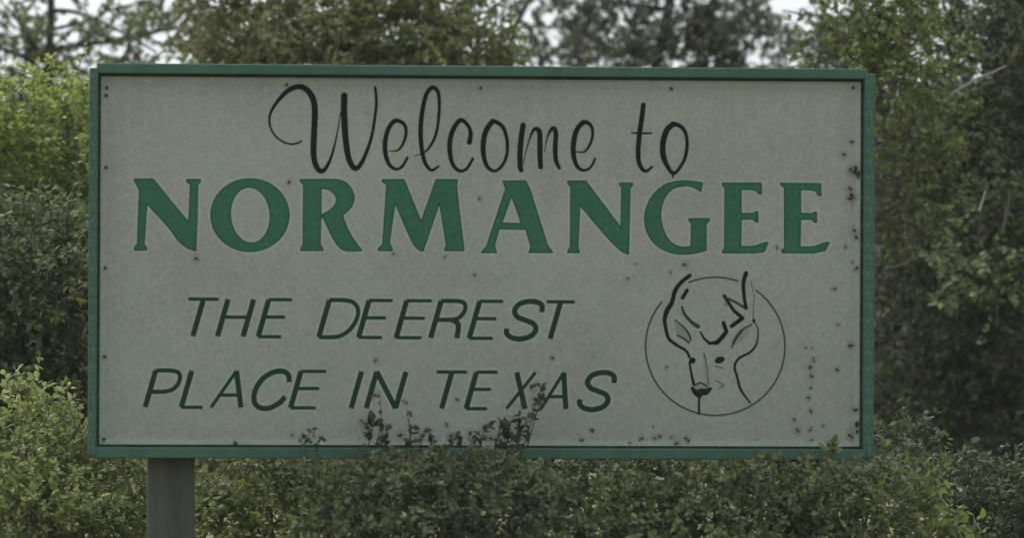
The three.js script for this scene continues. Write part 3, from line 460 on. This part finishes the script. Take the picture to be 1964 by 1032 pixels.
plant({ seed: 59, shoot: 0.38, reach: 0.6, name: 'front_bush', label: 'dark green bush growing up over the bottom rail in the middle of the sign', category: 'bush', root: [830, 0.4], leaf: [0.04, 0.025], tones: dark.concat(olive.slice(1, 2)), pick: 150, twig: 0.0022, bark: barkDark,
  clumps: [[690, 950, 110, 50, 0.35, 1.7, 0.95], [800, 930, 90, 52, 0.3, 1.8, 0.9], [910, 930, 95, 52, 0.35, 1.8, 0.85], [1010, 955, 80, 48, 0.4, 1.7, 0.95], [620, 925, 60, 28, 0.3, 1.1, 1.05], [760, 991, 130, 60, 0.5, 1.8, 0.95], [930, 991, 130, 70, 0.5, 1.8, 0.75], [830, 1056, 180, 70, 0.5, 1.8, 0.8], [660, 1046, 90, 60, 0.4, 1.7, 1], [1050, 1046, 110, 70, 0.5, 1.7, 0.85], [830, 1156, 240, 100, 0.5, 1.3], [1030, 1156, 120, 90, 0.5, 1.3], [640, 930, 110, 55, -0.6, 1.4, 0.8], [840, 925, 130, 55, -0.6, 1.4, 0.8], [1020, 925, 110, 55, -0.6, 1.4, 0.8]],
  sprigs: [[0.13, 16, 1.01, [705, 900], [722, 850], [735, 806]], [0.13, 18, 1.08, [960, 900], [968, 840], [958, 806]], [0.13, 16, 1.01, [1000, 900], [990, 850], [1002, 770]], [0.13, 14, 0.94, [810, 900], [806, 860], [812, 838]], [0.13, 12, 0.94, [905, 900], [902, 860], [908, 836]], [0.12, 15, 1.53, [690, 905], [712, 835], [714, 808]], [0.12, 10, 1.21, [740, 900], [738, 845], [742, 822]], [0.12, 11, 0.96, [735, 900], [733, 830], [728, 752]], [0.12, 13, 1.21, [770, 900], [785, 850], [790, 815]], [0.12, 8, 0.89, [792, 890], [786, 830], [780, 782]], [0.14, 15, 1.05, [830, 890], [828, 850], [820, 822]], [0.14, 13, 1.05, [880, 890], [885, 850], [880, 828]], [0.14, 20, 1.21, [930, 900], [922, 845], [938, 815]], [0.14, 23, 1.29, [980, 900], [972, 845], [985, 795]], [0.14, 15, 1.13, [985, 880], [1000, 830], [1012, 800]], [0.1, 20, 1.05, [1000, 870], [1025, 790], [1040, 735]], [0.12, 10, 1.05, [1010, 860], [1030, 790], [1040, 752]], [0.14, 15, 0.96, [590, 900], [585, 850], [600, 822]], [0.14, 13, 0.96, [605, 900], [610, 855], [618, 838]], [0.14, 13, 0.96, [850, 890], [862, 855], [868, 842]], [0.14, 15, 0.96, [955, 890], [950, 850], [958, 835]]] });
plant({ seed: 67, reach: 0.6, name: 'spreading_bush', label: 'wide olive bush under the right half of the sign', category: 'bush', root: [1350, 0.3], leaf: [0.042, 0.026], tones: olive.slice(0, 2).concat(dark.slice(0, 2)), pick: 140, twig: 0.0022, bark: barkDark,
  clumps: [[1150, 971, 90, 50, 0.3, 1.8, 0.9], [1260, 986, 90, 55, 0.3, 1.8, 0.9], [1370, 976, 100, 58, 0.25, 1.8, 0.9], [1480, 956, 100, 58, 0.2, 1.8, 0.85], [1580, 961, 100, 62, 0.15, 1.8, 0.9], [1670, 966, 80, 65, 0.15, 1.7, 0.95], [1200, 1046, 110, 60, 0.4, 1.8, 0.85], [1350, 1046, 120, 60, 0.4, 1.7, 0.85], [1500, 1036, 120, 65, 0.3, 1.8, 0.85], [1640, 1046, 110, 65, 0.2, 1.7, 0.9], [1400, 1166, 260, 100, 0.4, 1.3], [1180, 1156, 160, 90, 0.4, 1.3], [1640, 1156, 160, 90, 0.3, 1.3], [1180, 925, 120, 55, -0.6, 1.5, 0.8], [1350, 920, 120, 55, -0.6, 1.5, 0.8], [1510, 920, 120, 55, -0.6, 1.5, 0.8]],
  sprigs: [[0.1, 10, 1.40, [1530, 900], [1560, 870], [1600, 858]], [0.1, 13, 1.40, [1590, 890], [1600, 860], [1596, 845]], [0.1, 13, 1.40, [1480, 900], [1470, 880], [1465, 868]], [0.1, 11, 1.40, [1690, 890], [1700, 865], [1690, 850]]] });
plant({ seed: 71, name: 'leafy_shoot', label: 'pale yellow green leafy shoots at the lower right, against the dark tree', category: 'plant', root: [1800, 0.0], leaf: [0.046, 0.026], tones: bright, pick: 60, twig: 0.0025, bark: barkGrey,
  clumps: [[1780, 1010, 60, 50, 0, 1.2, 0.75], [1740, 960, 60, 55, 0, 1.3, 0.6], [1800, 1090, 90, 70, 0, 1.3, 0.8]],
  sprigs: [[0.05, 9, 1.1, [1810, 1040], [1822, 980], [1820, 920]], [0.05, 9, 1.1, [1800, 1040], [1835, 1000], [1850, 985]], [0.05, 5, 1.1, [1890, 1060], [1882, 1030], [1884, 990]], [0.05, 6, 1, [1760, 1040], [1790, 980], [1800, 950]]] });
plant({ seed: 73, name: 'corner_bush', label: 'dark low bush in the lower right corner', category: 'bush', root: [1930, -1.2], leaf: [0.045, 0.028], tones: dark, pick: 40, twig: 0.0022, bark: barkDark,
  clumps: [[1850, 960, 90, 70, -1.3, 1.4, 0.8], [1940, 1000, 100, 80, -1.2, 1.6, 0.8], [2060, 980, 140, 120, -1.2, 1.4, 0.8], [1940, 1120, 180, 100, -1.2, 1.3, 0.8], [1740, 900, 90, 80, -1.3, 1.4, 0.75]] });
console.log('leaves', total);

renderer.render(scene, camera);
